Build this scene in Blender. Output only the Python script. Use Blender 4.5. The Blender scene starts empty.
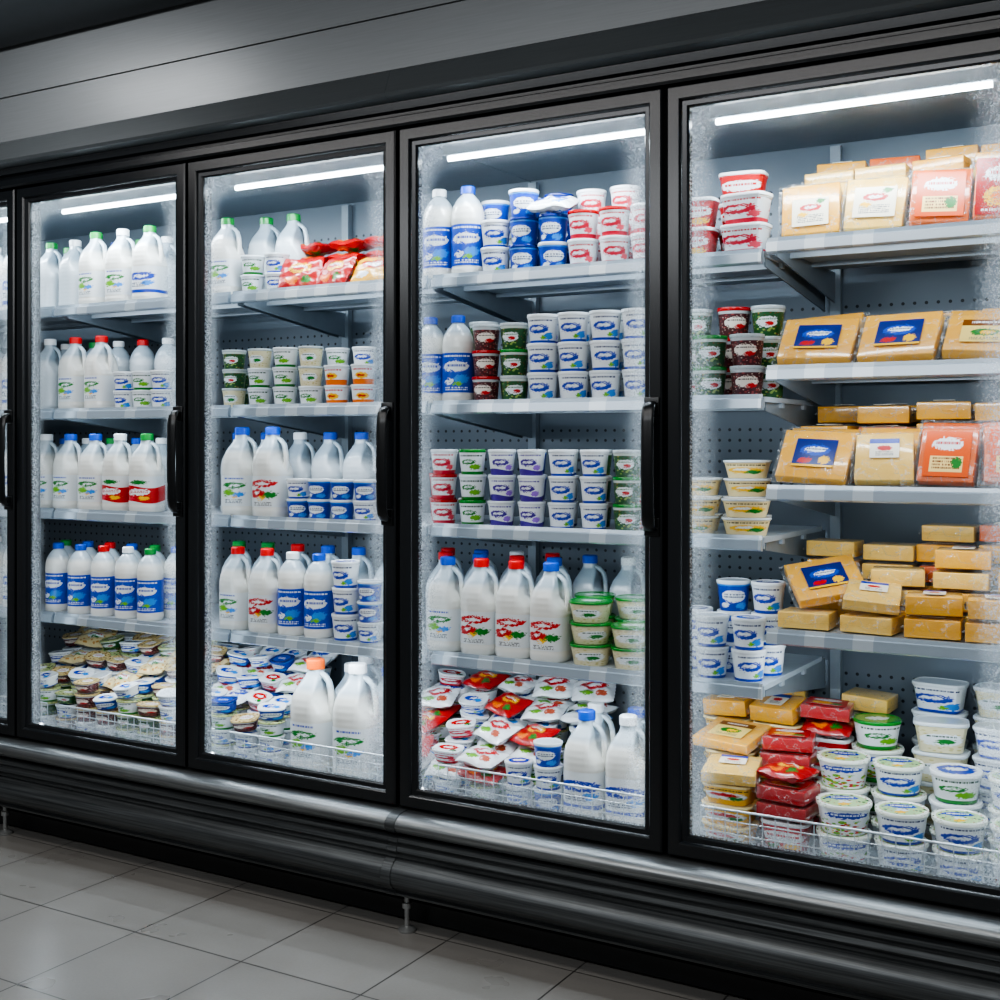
import bpy, bmesh, math, random
from mathutils import Vector, Matrix, Euler
random.seed(7)
scene=bpy.context.scene
C=scene.collection
R=math.radians
scene.view_settings.view_transform='AgX'
scene.view_settings.look='AgX - Medium High Contrast'
scene.view_settings.exposure=.32

# ---------------------------------------------------------------- materials
def lin(c):
    return tuple((x/12.92 if x<=.04045 else ((x+.055)/1.055)**2.4) for x in c[:3])+(1,)
def H(h):
    h=h.lstrip('#'); return lin([int(h[i:i+2],16)/255 for i in (0,2,4)])
class G:
    def __init__(s,name):
        s.mat=bpy.data.materials.new(name); s.mat.use_nodes=True
        s.nt=s.mat.node_tree; s.n=s.nt.nodes; s.l=s.nt.links
        s.b=s.n['Principled BSDF']; s.out=s.n['Material Output']
    def put(s,sock,v):
        if isinstance(v,(int,float)): sock.default_value=v
        elif isinstance(v,(tuple,list)): sock.default_value=v
        else: s.l.new(v,sock)
    def m(s,op,*a,clamp=False):
        n=s.n.new('ShaderNodeMath'); n.operation=op; n.use_clamp=clamp
        for i,v in enumerate(a): s.put(n.inputs[i],v)
        return n.outputs[0]
    def mix(s,f,a,b):
        n=s.n.new('ShaderNodeMix'); n.data_type='RGBA'
        s.put(n.inputs[0],f); s.put(n.inputs[6],a); s.put(n.inputs[7],b)
        return n.outputs[2]
    def noise(s,vec,scale,detail=2,rough=.5):
        n=s.n.new('ShaderNodeTexNoise'); n.inputs['Scale'].default_value=scale
        n.inputs['Detail'].default_value=detail; n.inputs['Roughness'].default_value=rough
        if vec is not None: s.l.new(vec,n.inputs['Vector'])
        return n.outputs['Fac']
    def coords(s,src='Object'):
        tc=s.n.new('ShaderNodeTexCoord'); sp=s.n.new('ShaderNodeSeparateXYZ')
        s.l.new(tc.outputs[src],sp.inputs[0]); return tc.outputs[src],sp.outputs[0],sp.outputs[1],sp.outputs[2]
    def comb(s,x,y,z):
        n=s.n.new('ShaderNodeCombineXYZ')
        for i,v in enumerate((x,y,z)): s.put(n.inputs[i],v)
        return n.outputs[0]
    def bump(s,h,strength=.2,dist=.002):
        n=s.n.new('ShaderNodeBump'); n.inputs['Strength'].default_value=strength; n.inputs['Distance'].default_value=dist
        s.l.new(h,n.inputs['Height']); s.l.new(n.outputs[0],s.b.inputs['Normal'])
def mat(name,col,rough=.5,metal=0,spec=.5,var=.06,scale=30,coat=0):
    g=G(name); v,x,y,z=g.coords()
    nz=g.noise(v,scale,3)
    dark=tuple(c*(1-var*2) for c in col[:3])+(1,)
    g.put(g.b.inputs['Base Color'],g.mix(nz,dark,tuple(min(1,c*(1+var)) for c in col[:3])+(1,)))
    g.b.inputs['Roughness'].default_value=rough; g.b.inputs['Metallic'].default_value=metal
    g.b.inputs['Specular IOR Level'].default_value=spec
    g.b.inputs['Coat Weight'].default_value=coat
    return g.mat
def printed(name,bg,layers,src='UV',axes='xy',rough=.3,wrap=False):
    g=G(name); v,x,y,z=g.coords(src)
    U=g.m('SUBTRACT',g.m('FRACT',x),.5) if src=='UV' else g.m('SUBTRACT',x,.5)
    V=y if axes=='xy' else z
    nz=g.noise(v,17,3,.65); nd=g.m('SUBTRACT',nz,.5)
    Ud=g.m('ADD',U,g.m('MULTIPLY',nd,.26)); Vd=g.m('ADD',V,g.m('MULTIPLY',nd,.32))
    col=bg
    for L in layers:
        k=L[0]
        if k=='ell':
            _,cx,cy,a,b,c,dist=L
            u=Ud if dist else U; w=Vd if dist else V
            du=g.m('DIVIDE',g.m('SUBTRACT',u,cx),a); dv=g.m('DIVIDE',g.m('SUBTRACT',w,cy),b)
            mk=g.m('LESS_THAN',g.m('ADD',g.m('MULTIPLY',du,du),g.m('MULTIPLY',dv,dv)),1.0)
        elif k=='box':
            _,u0,u1,a,b,c=L
            mk=g.m('MULTIPLY',g.m('MULTIPLY',g.m('GREATER_THAN',U,u0),g.m('LESS_THAN',U,u1)),g.m('MULTIPLY',g.m('GREATER_THAN',V,a),g.m('LESS_THAN',V,b)))
        elif k=='band':
            _,a,b,c=L
            mk=g.m('MULTIPLY',g.m('GREATER_THAN',V,a),g.m('LESS_THAN',V,b))
        elif k=='swoosh':
            _,sl,a,b,c=L
            w=g.m('ADD',V,g.m('MULTIPLY',g.m('SINE',g.m('MULTIPLY',U,6.283)),sl))
            mk=g.m('MULTIPLY',g.m('GREATER_THAN',w,a),g.m('LESS_THAN',w,b))
        elif k=='text':
            _,u0,u1,a,b,rows,c=L
            box=g.m('MULTIPLY',g.m('MULTIPLY',g.m('GREATER_THAN',U,u0),g.m('LESS_THAN',U,u1)),
                    g.m('MULTIPLY',g.m('GREATER_THAN',V,a),g.m('LESS_THAN',V,b)))
            t=g.m('MULTIPLY',g.m('SUBTRACT',V,a),rows/(b-a))
            line=g.m('GREATER_THAN',g.m('FRACT',t),.4)
            wn=g.n.new('ShaderNodeTexNoise'); wn.inputs['Scale'].default_value=1; wn.inputs['Detail'].default_value=1
            g.l.new(g.comb(g.m('MULTIPLY',U,46),g.m('MULTIPLY',g.m('FLOOR',t),7.3),0),wn.inputs['Vector'])
            mk=g.m('MULTIPLY',g.m('MULTIPLY',box,line),g.m('GREATER_THAN',wn.outputs['Fac'],.47))
        elif k=='spots':
            _,a,b,sc,th,c=L
            vn=g.n.new('ShaderNodeTexVoronoi'); vn.inputs['Scale'].default_value=sc
            g.l.new(v,vn.inputs['Vector'])
            mk=g.m('MULTIPLY',g.m('LESS_THAN',vn.outputs['Distance'],th),g.m('MULTIPLY',g.m('GREATER_THAN',Vd,a),g.m('LESS_THAN',Vd,b)))
        col=g.mix(mk,col,c)
    g.put(g.b.inputs['Base Color'],col)
    g.b.inputs['Roughness'].default_value=rough
    if wrap:
        g.b.inputs['Coat Weight'].default_value=1; g.b.inputs['Coat Roughness'].default_value=.06
        ov=g.coords('Object')[0]
        g.bump(g.noise(ov,34,4,.6),.8,.006)
    return g.mat

WHITE=H('e6ebee'); CREAM=H('eedaa6'); BLUE=H('0738a8'); NAVY=H('081d58'); SKY=H('2a88de'); RED=H('bf070f'); PINK=H('da304a')
GREEN=H('0f7822'); LIME=H('6cb024'); ORANGE=H('ea7000'); YEL=H('f5be1c'); PURP=H('462890'); BROWN=H('381a12'); DKG=H('0a3c1e')
PLASTIC=H('dde2e4')

M_frame=mat('black_door_frame',H('14171a'),.25,0,.6,.1,8)
M_black=mat('black_trim',H('0f1214'),.4)
M_handle=mat('black_handle_plastic',H('0d0f11'),.28)
M_shelf=mat('shelf_enamel',H('b8c3cc'),.4,.15)
M_brk=mat('shelf_bracket_enamel',H('8b97a0'),.45,.3)
M_wire=mat('white_wire',H('d0d9de'),.35,.3)
M_lin=mat('cabinet_liner',H('75818a'),.5,.1)
M_deck=mat('deck_liner',H('98a3ab'),.5,.1)
M_foot=mat('galvanised_foot',H('a5a7a6'),.35,.7)
def streak_mat(name,c0,c1,rough,metal):
    g=G(name); v,x,y,z=g.coords()
    s=g.comb(g.m('MULTIPLY',x,.9),g.m('MULTIPLY',y,30),g.m('MULTIPLY',z,60))
    n1=g.noise(s,3,4,.65); n2=g.noise(v,26,4,.7)
    f=g.m('MULTIPLY',g.m('SUBTRACT',n1,.3),2.2,clamp=True)
    g.put(g.b.inputs['Base Color'],g.mix(f,c0,c1))
    g.put(g.b.inputs['Roughness'],g.m('ADD',rough-.08,g.m('MULTIPLY',n2,.22)))
    g.b.inputs['Metallic'].default_value=metal
    g.bump(n1,.15,.002)
    return g.mat
M_steel=streak_mat('brushed_steel_rail',H('5c5f60'),H('9a9c9c'),.34,.85)
M_bump=streak_mat('dark_bumper',H('36393b'),H('696c6d'),.38,.65)
def milk_mat(name,full,empty,lvl):
    g=G(name); v,x,y,z=g.coords()
    n=g.noise(v,22,2)
    t=g.m('MULTIPLY',g.m('SUBTRACT',g.m('ADD',z,g.m('MULTIPLY',g.m('SUBTRACT',n,.5),.006)),lvl),60,clamp=True)
    g.put(g.b.inputs['Base Color'],g.mix(t,full,empty))
    g.b.inputs['Roughness'].default_value=.28; g.b.inputs['Coat Weight'].default_value=.5; g.b.inputs['Coat Roughness'].default_value=.12
    g.bump(g.m('ADD',g.m('MULTIPLY',n,.6),g.m('MULTIPLY',g.m('SINE',g.m('MULTIPLY',z,420)),.12)),.4,.003)
    return g.mat
M_bottle=milk_mat('milk_bottle_plastic',H('e2e2dc'),H('adbbc4'),.180)
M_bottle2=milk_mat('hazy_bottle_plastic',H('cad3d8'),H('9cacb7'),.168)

def panel_mat(name,col,rough,metal):
    g=G(name); v,x,y,z=g.coords()
    n1=g.noise(g.comb(g.m('MULTIPLY',x,1.5),y,g.m('MULTIPLY',z,60)),4,3)
    n2=g.noise(v,1.2,2)
    f=g.m('ADD',g.m('MULTIPLY',n1,.5),g.m('MULTIPLY',n2,.5))
    g.put(g.b.inputs['Base Color'],g.mix(f,tuple(c*.7 for c in col[:3])+(1,),tuple(c*1.2 for c in col[:3])+(1,)))
    g.b.inputs['Roughness'].default_value=rough; g.b.inputs['Metallic'].default_value=metal
    return g.mat
M_panel=panel_mat('grey_bulkhead_panel',H('7c7f81'),.40,.3)
M_fascia=panel_mat('dark_grey_fascia',H('525658'),.38,.3)
M_ceil=mat('dark_ceiling_paint',H('3c4145'),.8)

def perf():
    g=G('perforated_back_panel'); v,x,y,z=g.coords()
    fx=g.m('SUBTRACT',g.m('FRACT',g.m('MULTIPLY',x,33)),.5); fz=g.m('SUBTRACT',g.m('FRACT',g.m('MULTIPLY',z,33)),.5)
    d=g.m('ADD',g.m('MULTIPLY',fx,fx),g.m('MULTIPLY',fz,fz))
    hole=g.m('LESS_THAN',d,.022)
    zone=g.m('GREATER_THAN',g.m('FRACT',g.m('MULTIPLY',z,3.0)),.42)
    hole=g.m('MULTIPLY',hole,zone)
    n=g.noise(v,2.5,3)
    base=g.mix(n,H('56616a'),H('76828d'))
    g.put(g.b.inputs['Base Color'],g.mix(hole,base,H('1f262b')))
    g.b.inputs['Roughness'].default_value=.36; g.b.inputs['Metallic'].default_value=.3
    return g.mat
M_back=perf()

def rail_mat():
    g=G('price_rail_plastic'); v,x,y,z=g.coords()
    t=g.m('MULTIPLY',x,9.0); fr=g.m('FRACT',t)
    nz=g.noise(g.comb(g.m('FLOOR',t),0.5,0.5),3.1,0)
    tag=g.m('MULTIPLY',g.m('MULTIPLY',g.m('GREATER_THAN',fr,.2),g.m('LESS_THAN',fr,.62)),g.m('GREATER_THAN',nz,.5))
    c=g.mix(g.m('MULTIPLY',tag,.4),H('a0adb8'),H('dfe6eb'))
    g.put(g.b.inputs['Base Color'],c); g.b.inputs['Roughness'].default_value=.2
    g.b.inputs['Metallic'].default_value=.3
    return g.mat
M_rail=rail_mat()

def floor_mat():
    g=G('grey_floor_tile'); v,x,y,z=g.coords()
    P=.367
    X=g.m('DIVIDE',g.m('ADD',x,2.488+P*20),P); Y=g.m('DIVIDE',g.m('ADD',y,.37+P*20),P)
    fx=g.m('FRACT',X); fy=g.m('FRACT',Y)
    def edge(f): return g.m('MINIMUM',f,g.m('SUBTRACT',1.0,f))
    e=g.m('MINIMUM',edge(fx),edge(fy)); gr=g.m('LESS_THAN',e,.006)
    cell=g.noise(g.comb(g.m('FLOOR',X),g.m('FLOOR',Y),0),1.7,0)
    n=g.noise(v,5,3,.5); n2=g.noise(v,140,3,.6)
    f=g.m('ADD',g.m('MULTIPLY',n,.45),g.m('ADD',g.m('MULTIPLY',n2,.25),g.m('MULTIPLY',cell,.3)))
    c=g.mix(f,H('6b6863'),H('94918d'))
    g.put(g.b.inputs['Base Color'],g.mix(gr,c,H('3a3836')))
    g.put(g.b.inputs['Roughness'],g.m('ADD',.22,g.m('MULTIPLY',n,.16)))
    g.bump(g.m('SUBTRACT',1.0,gr),.4,.002)
    return g.mat
M_floor=floor_mat()

def glass_mat():
    g=G('frosted_edge_door_glass'); v,x,y,z=g.coords('Generated'); ov,ox,oy,oz=g.coords('Object')
    ex=g.m('MULTIPLY',g.m('MINIMUM',x,g.m('SUBTRACT',1.0,x)),.66)
    ez=g.m('MULTIPLY',g.m('MINIMUM',z,g.m('SUBTRACT',1.0,z)),1.7)
    e=g.m('MULTIPLY',g.m('MULTIPLY',g.m('MINIMUM',g.m('DIVIDE',ex,.085),1.0),g.m('MINIMUM',g.m('DIVIDE',ez,.095),1.0)),.085)
    big=g.noise(ov,9,5,.7)
    w=g.m('ADD',.012,g.m('MULTIPLY',big,.125))
    near=g.m('SUBTRACT',1.0,g.m('DIVIDE',e,w),clamp=True)
    fade=g.m('MULTIPLY',g.m('SUBTRACT',.085,e),22,clamp=True)
    near=g.m('MULTIPLY',near,fade)
    sp=g.noise(ov,200,4,.75)
    spk=g.m('MULTIPLY',g.m('SUBTRACT',sp,.51),11,clamp=True)
    f=g.m('ADD',g.m('MULTIPLY',g.m('POWER',near,1.5),.13),g.m('MULTIPLY',spk,g.m('MULTIPLY',g.m('POWER',near,.8),.42)))
    vn=g.n.new('ShaderNodeTexVoronoi'); vn.inputs['Scale'].default_value=210; g.l.new(ov,vn.inputs['Vector'])
    dr=g.m('MULTIPLY',g.m('LESS_THAN',vn.outputs['Distance'],.24),g.m('MULTIPLY',fade,.36))
    sel=g.m('GREATER_THAN',g.noise(ov,25,2,.6),.50)
    f=g.m('MAXIMUM',f,g.m('MULTIPLY',dr,sel),clamp=True)
    tr=g.n.new('ShaderNodeBsdfTransparent')
    df=g.n.new('ShaderNodeBsdfDiffuse'); df.inputs[0].default_value=(.84,.92,.98,1)
    tl=g.n.new('ShaderNodeBsdfTranslucent'); tl.inputs[0].default_value=(.84,.92,.98,1)
    fr=g.n.new('ShaderNodeMixShader'); fr.inputs[0].default_value=.6
    g.l.new(df.outputs[0],fr.inputs[1]); g.l.new(tl.outputs[0],fr.inputs[2])
    m2=g.n.new('ShaderNodeMixShader'); g.l.new(f,m2.inputs[0]); g.l.new(tr.outputs[0],m2.inputs[1]); g.l.new(fr.outputs[0],m2.inputs[2])
    g.l.new(m2.outputs[0],g.out.inputs[0]); return g.mat
M_glass=glass_mat()
def film_mat():
    g=G('clear_wrapper_film')
    tr=g.n.new('ShaderNodeBsdfTransparent'); tr.inputs[0].default_value=(.985,.985,.98,1)
    gl=g.n.new('ShaderNodeBsdfPrincipled'); gl.inputs['Base Color'].default_value=(.9,.92,.93,1); gl.inputs['Roughness'].default_value=.06
    v,x,y,z=g.coords(); n=g.noise(v,24,3,.55)
    rd=g.m('ABSOLUTE',g.m('SUBTRACT',n,.5))
    b=g.n.new('ShaderNodeBump'); b.inputs['Strength'].default_value=1; b.inputs['Distance'].default_value=.014; g.l.new(rd,b.inputs['Height']); g.l.new(b.outputs[0],gl.inputs['Normal'])
    f=g.m('ADD',.035,g.m('MULTIPLY',g.m('SUBTRACT',.012,rd,clamp=True),32),clamp=True)  # near-white lines along noise ridges, painted highlights on the film
    m=g.n.new('ShaderNodeMixShader'); g.l.new(f,m.inputs[0]); g.l.new(tr.outputs[0],m.inputs[1]); g.l.new(gl.outputs[0],m.inputs[2])
    g.l.new(m.outputs[0],g.out.inputs[0]); return g.mat
M_film=film_mat()
def emis(name,col,st):
    g=G(name); v,x,y,z=g.coords('Generated')
    n=g.noise(v,3,1)
    g.put(g.b.inputs['Emission Color'],g.mix(n,col,tuple(c*.97 for c in col[:3])+(1,)))
    g.b.inputs['Emission Strength'].default_value=st; g.b.inputs['Base Color'].default_value=col
    return g.mat
M_led=emis('led_tube_glow',(.82,.93,1,1),22)

# ---------------------------------------------------------------- mesh helpers
def finish(me,mats,angle=38):
    for m in mats: me.materials.append(m)
    me.polygons.foreach_set('use_smooth',[True]*len(me.polygons))
    me.update()
    me.set_sharp_from_angle(angle=R(angle))
    return me
def lathe(name,prof,mats,p=2,sx=1,sy=1,seg=24,rep=3,v0=0,v1=1,segm=None,capb=True,capt=True):
    verts=[];faces=[];mi=[];uvs=[]
    n=len(prof)
    for r,z in prof:
        for j in range(seg):
            a=-math.pi+2*math.pi*j/seg
            s,c=math.sin(a),math.cos(a)
            k=(abs(s)**p+abs(c)**p)**(-1/p)
            verts.append((r*k*s*sx,-r*k*c*sy,z))
    for i in range(n-1):
        for j in range(seg):
            j2=(j+1)%seg
            faces.append((i*seg+j,i*seg+j2,(i+1)*seg+j2,(i+1)*seg+j))
            mi.append(segm[i] if segm else 0)
            ua=(-.5+j/seg)*rep+.5+50; ub=(-.5+(j+1)/seg)*rep+.5+50
            va=(prof[i][1]-v0)/(v1-v0); vb=(prof[i+1][1]-v0)/(v1-v0)
            uvs.append([(ua,va),(ub,va),(ub,vb),(ua,vb)])
    if capb:
        faces.append(tuple(range(seg-1,-1,-1))); mi.append(segm[0] if segm else 0); uvs.append([(0,0)]*seg)
    if capt:
        faces.append(tuple((n-1)*seg+j for j in range(seg))); mi.append(segm[-1] if segm else 0); uvs.append([(0,0)]*seg)
    me=bpy.data.meshes.new(name); me.from_pydata(verts,[],faces)
    ul=me.uv_layers.new(name='UVMap'); flat=[c for f in uvs for uv in f for c in uv]
    ul.data.foreach_set('uv',flat)
    me.polygons.foreach_set('material_index',mi)
    return finish(me,mats)
def tubedata(path,r,seg=8,ry=None):
    ry=ry or r; V=[];F=[]
    P=[Vector(p) for p in path]; n=len(P)
    up=None
    for i,p in enumerate(P):
        t=(P[min(i+1,n-1)]-P[max(i-1,0)]).normalized()
        if up is None:
            up=Vector((1,0,0)) if abs(t.x)<.8 else Vector((0,0,1))
        b=t.cross(up).normalized(); a=b.cross(t).normalized(); up=a
        for j in range(seg):
            th=2*math.pi*j/seg
            V.append(tuple(p+a*math.cos(th)*r+b*math.sin(th)*ry))
    for i in range(n-1):
        for j in range(seg):
            j2=(j+1)%seg; F.append((i*seg+j,i*seg+j2,(i+1)*seg+j2,(i+1)*seg+j))
    F.append(tuple(range(seg-1,-1,-1))); F.append(tuple((n-1)*seg+j for j in range(seg)))
    return V,F
def joinmesh(name,parts,mats,angle=38):
    V=[];F=[]
    for v,f in parts:
        o=len(V); V+=v; F+=[tuple(i+o for i in q) for q in f]
    me=bpy.data.meshes.new(name); me.from_pydata(V,[],F)
    bm=bmesh.new(); bm.from_mesh(me); bmesh.ops.recalc_face_normals(bm,faces=bm.faces); bm.to_mesh(me); bm.free()
    return finish(me,mats,angle)
def boxdata(x0,x1,y0,y1,z0,z1,bev=0):
    bm=bmesh.new(); bmesh.ops.create_cube(bm,size=1)
    for v in bm.verts:
        v.co=Vector(((x0+x1)/2+v.co.x*(x1-x0),(y0+y1)/2+v.co.y*(y1-y0),(z0+z1)/2+v.co.z*(z1-z0)))
    if bev: bmesh.ops.bevel(bm,geom=bm.edges[:],offset=bev,segments=3,profile=.5,affect='EDGES')
    bm.verts.ensure_lookup_table()
    V=[tuple(v.co) for v in bm.verts]; F=[tuple(v.index for v in f.verts) for f in bm.faces]
    bm.free(); return V,F
def profdata(pts,x0,x1):
    n=len(pts); V=[(x0,y,z) for y,z in pts]+[(x1,y,z) for y,z in pts]
    F=[(i,(i+1)%n,n+(i+1)%n,n+i) for i in range(n)]+[tuple(range(n)),tuple(range(2*n-1,n-1,-1))]
    return V,F
def rectloop(x0,x1,z0,z1,prof):
    V=[];F=[];n=len(prof)
    for ins,y in prof:
        V+=[(x0+ins,y,z0+ins),(x1-ins,y,z0+ins),(x1-ins,y,z1-ins),(x0+ins,y,z1-ins)]
    for i in range(n):
        a=i*4;b=((i+1)%n)*4
        for j in range(4): F.append((a+j,a+(j+1)%4,b+(j+1)%4,b+j))
    return V,F
def obj(name,me,parent=None,loc=(0,0,0)):
    o=bpy.data.objects.new(name,me); C.objects.link(o); o.location=loc
    if parent: o.parent=parent
    return o

# ---------------------------------------------------------------- setting
def structure(name,me):
    o=obj(name,me); o['kind']='structure'; return o
structure('floor',joinmesh('floor',[boxdata(-6,2.5,-4.5,1.0,-.05,0)],[M_floor]))
structure('ceiling',joinmesh('ceiling',[boxdata(-6,2.5,-4.5,-.035,2.56,2.62)],[M_ceil]))
structure('wall_back',joinmesh('wall_back',[boxdata(-6,2.5,.0,.06,2.262,2.409),boxdata(-6,2.5,-.004,.06,2.412,2.62),boxdata(-6,2.5,.01,.05,2.40,2.42),boxdata(-6,2.5,.80,.9,0,2.25)],[M_panel]))

# ---------------------------------------------------------------- cabinets
frame_prof=[(0,.034),(0,.004),(.004,0),(.030,0),(.034,.004),(.036,.009),(.046,.011),(.050,.016),(.050,.034)]
def mkdoor(x0,x1,parent):
    g=.006
    d=obj('glass_door',joinmesh('glass_door',[rectloop(x0+g,x1-g,.322,2.108,frame_prof)],[M_frame],30),parent)
    q=obj('glass_pane',joinmesh('glass_pane',[rectloop(x0+.052,x1-.052,.366,2.064,[(0,.020),(.095,.020),(.095,.023),(0,.023)])],[M_glass]),d)
    q['label']='clear door glass frosted with condensation along its edges'
    hx=x1-.030
    path=[(hx,.002,1.372),(hx,-.014,1.370),(hx,-.024,1.358),(hx,-.028,1.33),(hx,-.030,1.225),(hx,-.028,1.12),(hx,-.024,1.092),(hx,-.014,1.080),(hx,.002,1.078)]
    obj('handle',joinmesh('handle',[tubedata(path,.0165,14,.007),boxdata(hx-.019,hx+.019,-.005,.001,1.345,1.388,.002),boxdata(hx-.019,hx+.019,-.005,.001,1.062,1.105,.002)],[M_handle],50),d)
    return d
def mkcab(x0,doors,feet,bays,label):
    x1=doors[-1]
    root=bpy.data.objects.new('display_refrigerator',None); C.objects.link(root); root.location=(0,0,0)
    root['label']=label; root['category']='refrigerator'; root['group']='glass door refrigerator units'
    e=.002; e2=.0004
    obj('back_panel',joinmesh('back_panel',[boxdata(x0+e,x1-e,.72,.745,.28,2.12)],[M_back]),root)
    obj('top_panel',joinmesh('top_panel',[boxdata(x0+e,x1-e,.05,.72,2.10,2.14)],[M_lin]),root)
    obj('deck_panel',joinmesh('deck_panel',[profdata([(.09,.30),(.72,.30),(.72,.27),(.09,.27)],x0+e,x1-e)],[M_deck]),root)
    parts=[boxdata(x0+e,x1-e,.036,.085,2.085,2.17),boxdata(x0+e,x1-e,.036,.09,.24,.345)]
    for bx in [x0]+doors:
        a=max(bx-.026,x0+e); b=min(bx+.026,x1-e)
        parts.append(boxdata(a,b,.036,.08,.34,2.09))
    obj('front_frame',joinmesh('front_frame',parts,[M_black]),root)
    obj('header_trim',joinmesh('header_trim',[profdata([(.06,2.112),(-.008,2.112),(-.014,2.118),(-.014,2.136),(-.004,2.141),(-.004,2.148),(-.020,2.152),(-.024,2.172),(.06,2.172)],x0+e2,x1-e2)],[M_frame],25),root)
    obj('header_fascia',joinmesh('header_fascia',[profdata([(.06,2.174),(-.030,2.174),(-.050,2.182),(-.056,2.190),(-.030,2.252),(-.02,2.26),(.06,2.26)],x0+e2,x1-e2)],[M_fascia],25),root)
    arc=lambda cy,cz,ry,rz,a0,a1,n:[(cy-ry*math.cos(R(a0+(a1-a0)*i/n)),cz+rz*math.sin(R(a0+(a1-a0)*i/n))) for i in range(n+1)]
    railp=lambda d:[(.04,.316+d)]+arc(-.012,.288,.045+d,.027+d,85,-80,10)+[(.04,.262-d)]
    bumpp=lambda d:[(.04,.258),(-.030-d,.258),(-.040-d,.253),(-.042-d,.244),(-.034-d,.241),(-.034-d,.237),(-.044-d,.233),(-.048-d,.222),(-.038-d,.218),(-.038-d,.214),(-.050-d,.209)]+arc(-.02,.162,.056+d,.046+d,62,-50,10)+[(-.046-d,.124),(-.046-d,.119),(-.054-d,.116),(-.050-d,.108),(-.036-d,.104),(.04,.104)]
    obj('steel_rail',joinmesh('steel_rail',[profdata(railp(0),x0+e2,x1-e2)],[M_steel],30),root)
    obj('bumper',joinmesh('bumper',[profdata(bumpp(0),x0+e2,x1-e2)],[M_bump],30),root)
    obj('kick_plate',joinmesh('kick_plate',[profdata([(.065,.010),(.05,.010),(.05,.05),(.040,.054),(.040,.062),(.05,.066),(.05,.103),(.065,.103)],x0+e,x1-e)],[M_black],30),root)
    obj('body',joinmesh('body',[boxdata(x0+e,x1-e,.078,.72,.10,.268)],[M_black]),root)
    for fx in feet:
        leg=lathe('foot',[(.016,0),(.024,.001),(.024,.006),(.014,.012),(.007,.014),(.007,.06),(.013,.061),(.013,.075),(.008,.076),(.008,.112)],[M_foot],seg=12)
        obj('foot',leg,root,(fx,.0,0))
    obj('joint_cover',joinmesh('joint_cover',[profdata(railp(.002),0,.03),profdata(bumpp(.002),0,.03)],[M_bump],30),root,(x0+.002,0,0))
    xs=[x0]+doors
    for i in range(len(xs)-1):
        mkdoor(xs[i],xs[i+1],root)
        a,b=xs[i]+.08,xs[i+1]-.10
        t=obj('light_fixture',joinmesh('light_fixture',[boxdata(a-.012,b+.012,.115,.150,2.052,2.10,.003)],[M_brk]),root)
        obj('light_tube',joinmesh('light_tube',[tubedata([(a,.128,2.045),(b,.128,2.045)],.0068,12)],[M_led]),t)
        wp=[]
        ax,bx=xs[i]+.03,xs[i+1]-.03
        for zz in (.312,.345,.375): wp.append(tubedata([(ax,.155,zz),(bx,.155,zz)],.0018,6))
        wp.append(tubedata([(ax,.152,.402),(bx,.152,.402)],.003,6))
        n=24
        for k in range(n+1):
            x=ax+(bx-ax)*k/n
            wp.append(tubedata([(x,.155,.301),(x,.155,.40)],.0013,5))
        obj('wire_guard',joinmesh('wire_guard',wp,[M_wire]),root)
    for (bx0,bx1,zs) in bays:
        up=[boxdata(bx0+.002,bx0+.03,.698,.7185,.302,2.09)]
        obj('shelf_upright',joinmesh('shelf_upright',up,[M_brk]),root)
        for z in zs:
            g=.004
            s=obj('shelf',joinmesh('shelf',[boxdata(bx0+g,bx1-g,.168,.64,z-.012,z),boxdata(bx0+g,bx1-g,.163,.170,z-.026,z-.001),
                   boxdata(bx0+g,bx1-g,.30,.32,z-.024,z-.011),boxdata(bx0+g,bx1-g,.48,.50,z-.024,z-.011)],[M_shelf]),root)
            obj('price_rail',joinmesh('price_rail',[profdata([(.1625,z+.006),(.158,z+.006),(.156,z-.003),(.150,z-.005),(.147,z-.027),(.153,z-.031),(.1625,z-.031)],bx0+g+.002,bx1-g-.002)],[M_rail],25),s)
            for x in (bx0+.012,bx1-.016):
                P=[(.64,z-.0125),(.20,z-.0125),(.20,z-.032),(.62,z-.085),(.70,z-.095),(.70,z-.0125)]
                obj('shelf_bracket',joinmesh('shelf_bracket',[profdata(P,x,x+.004)],[M_brk]),s)
    return root
ZS=[1.735,1.39,1.055,.705]; ZS4=[1.757,1.457,1.176,.838]; DECK=.30
mkcab(-4.953,[-4.193,-3.433,-2.673,-1.913],[-3.48],[(-4.94,-4.22,ZS),(-4.22,-3.43,ZS),(-3.43,-2.64,ZS),(-2.64,-1.916,ZS)],'black framed glass door refrigerator filled with milk bottles')
mkcab(-1.913,[-1.153,-.353,.427],[-1.88],[(-1.91,-.964,ZS),(-.964,-.20,ZS4),(-.20,.42,ZS4)],'black framed glass door refrigerator filled with tubs and cheese')

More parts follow.
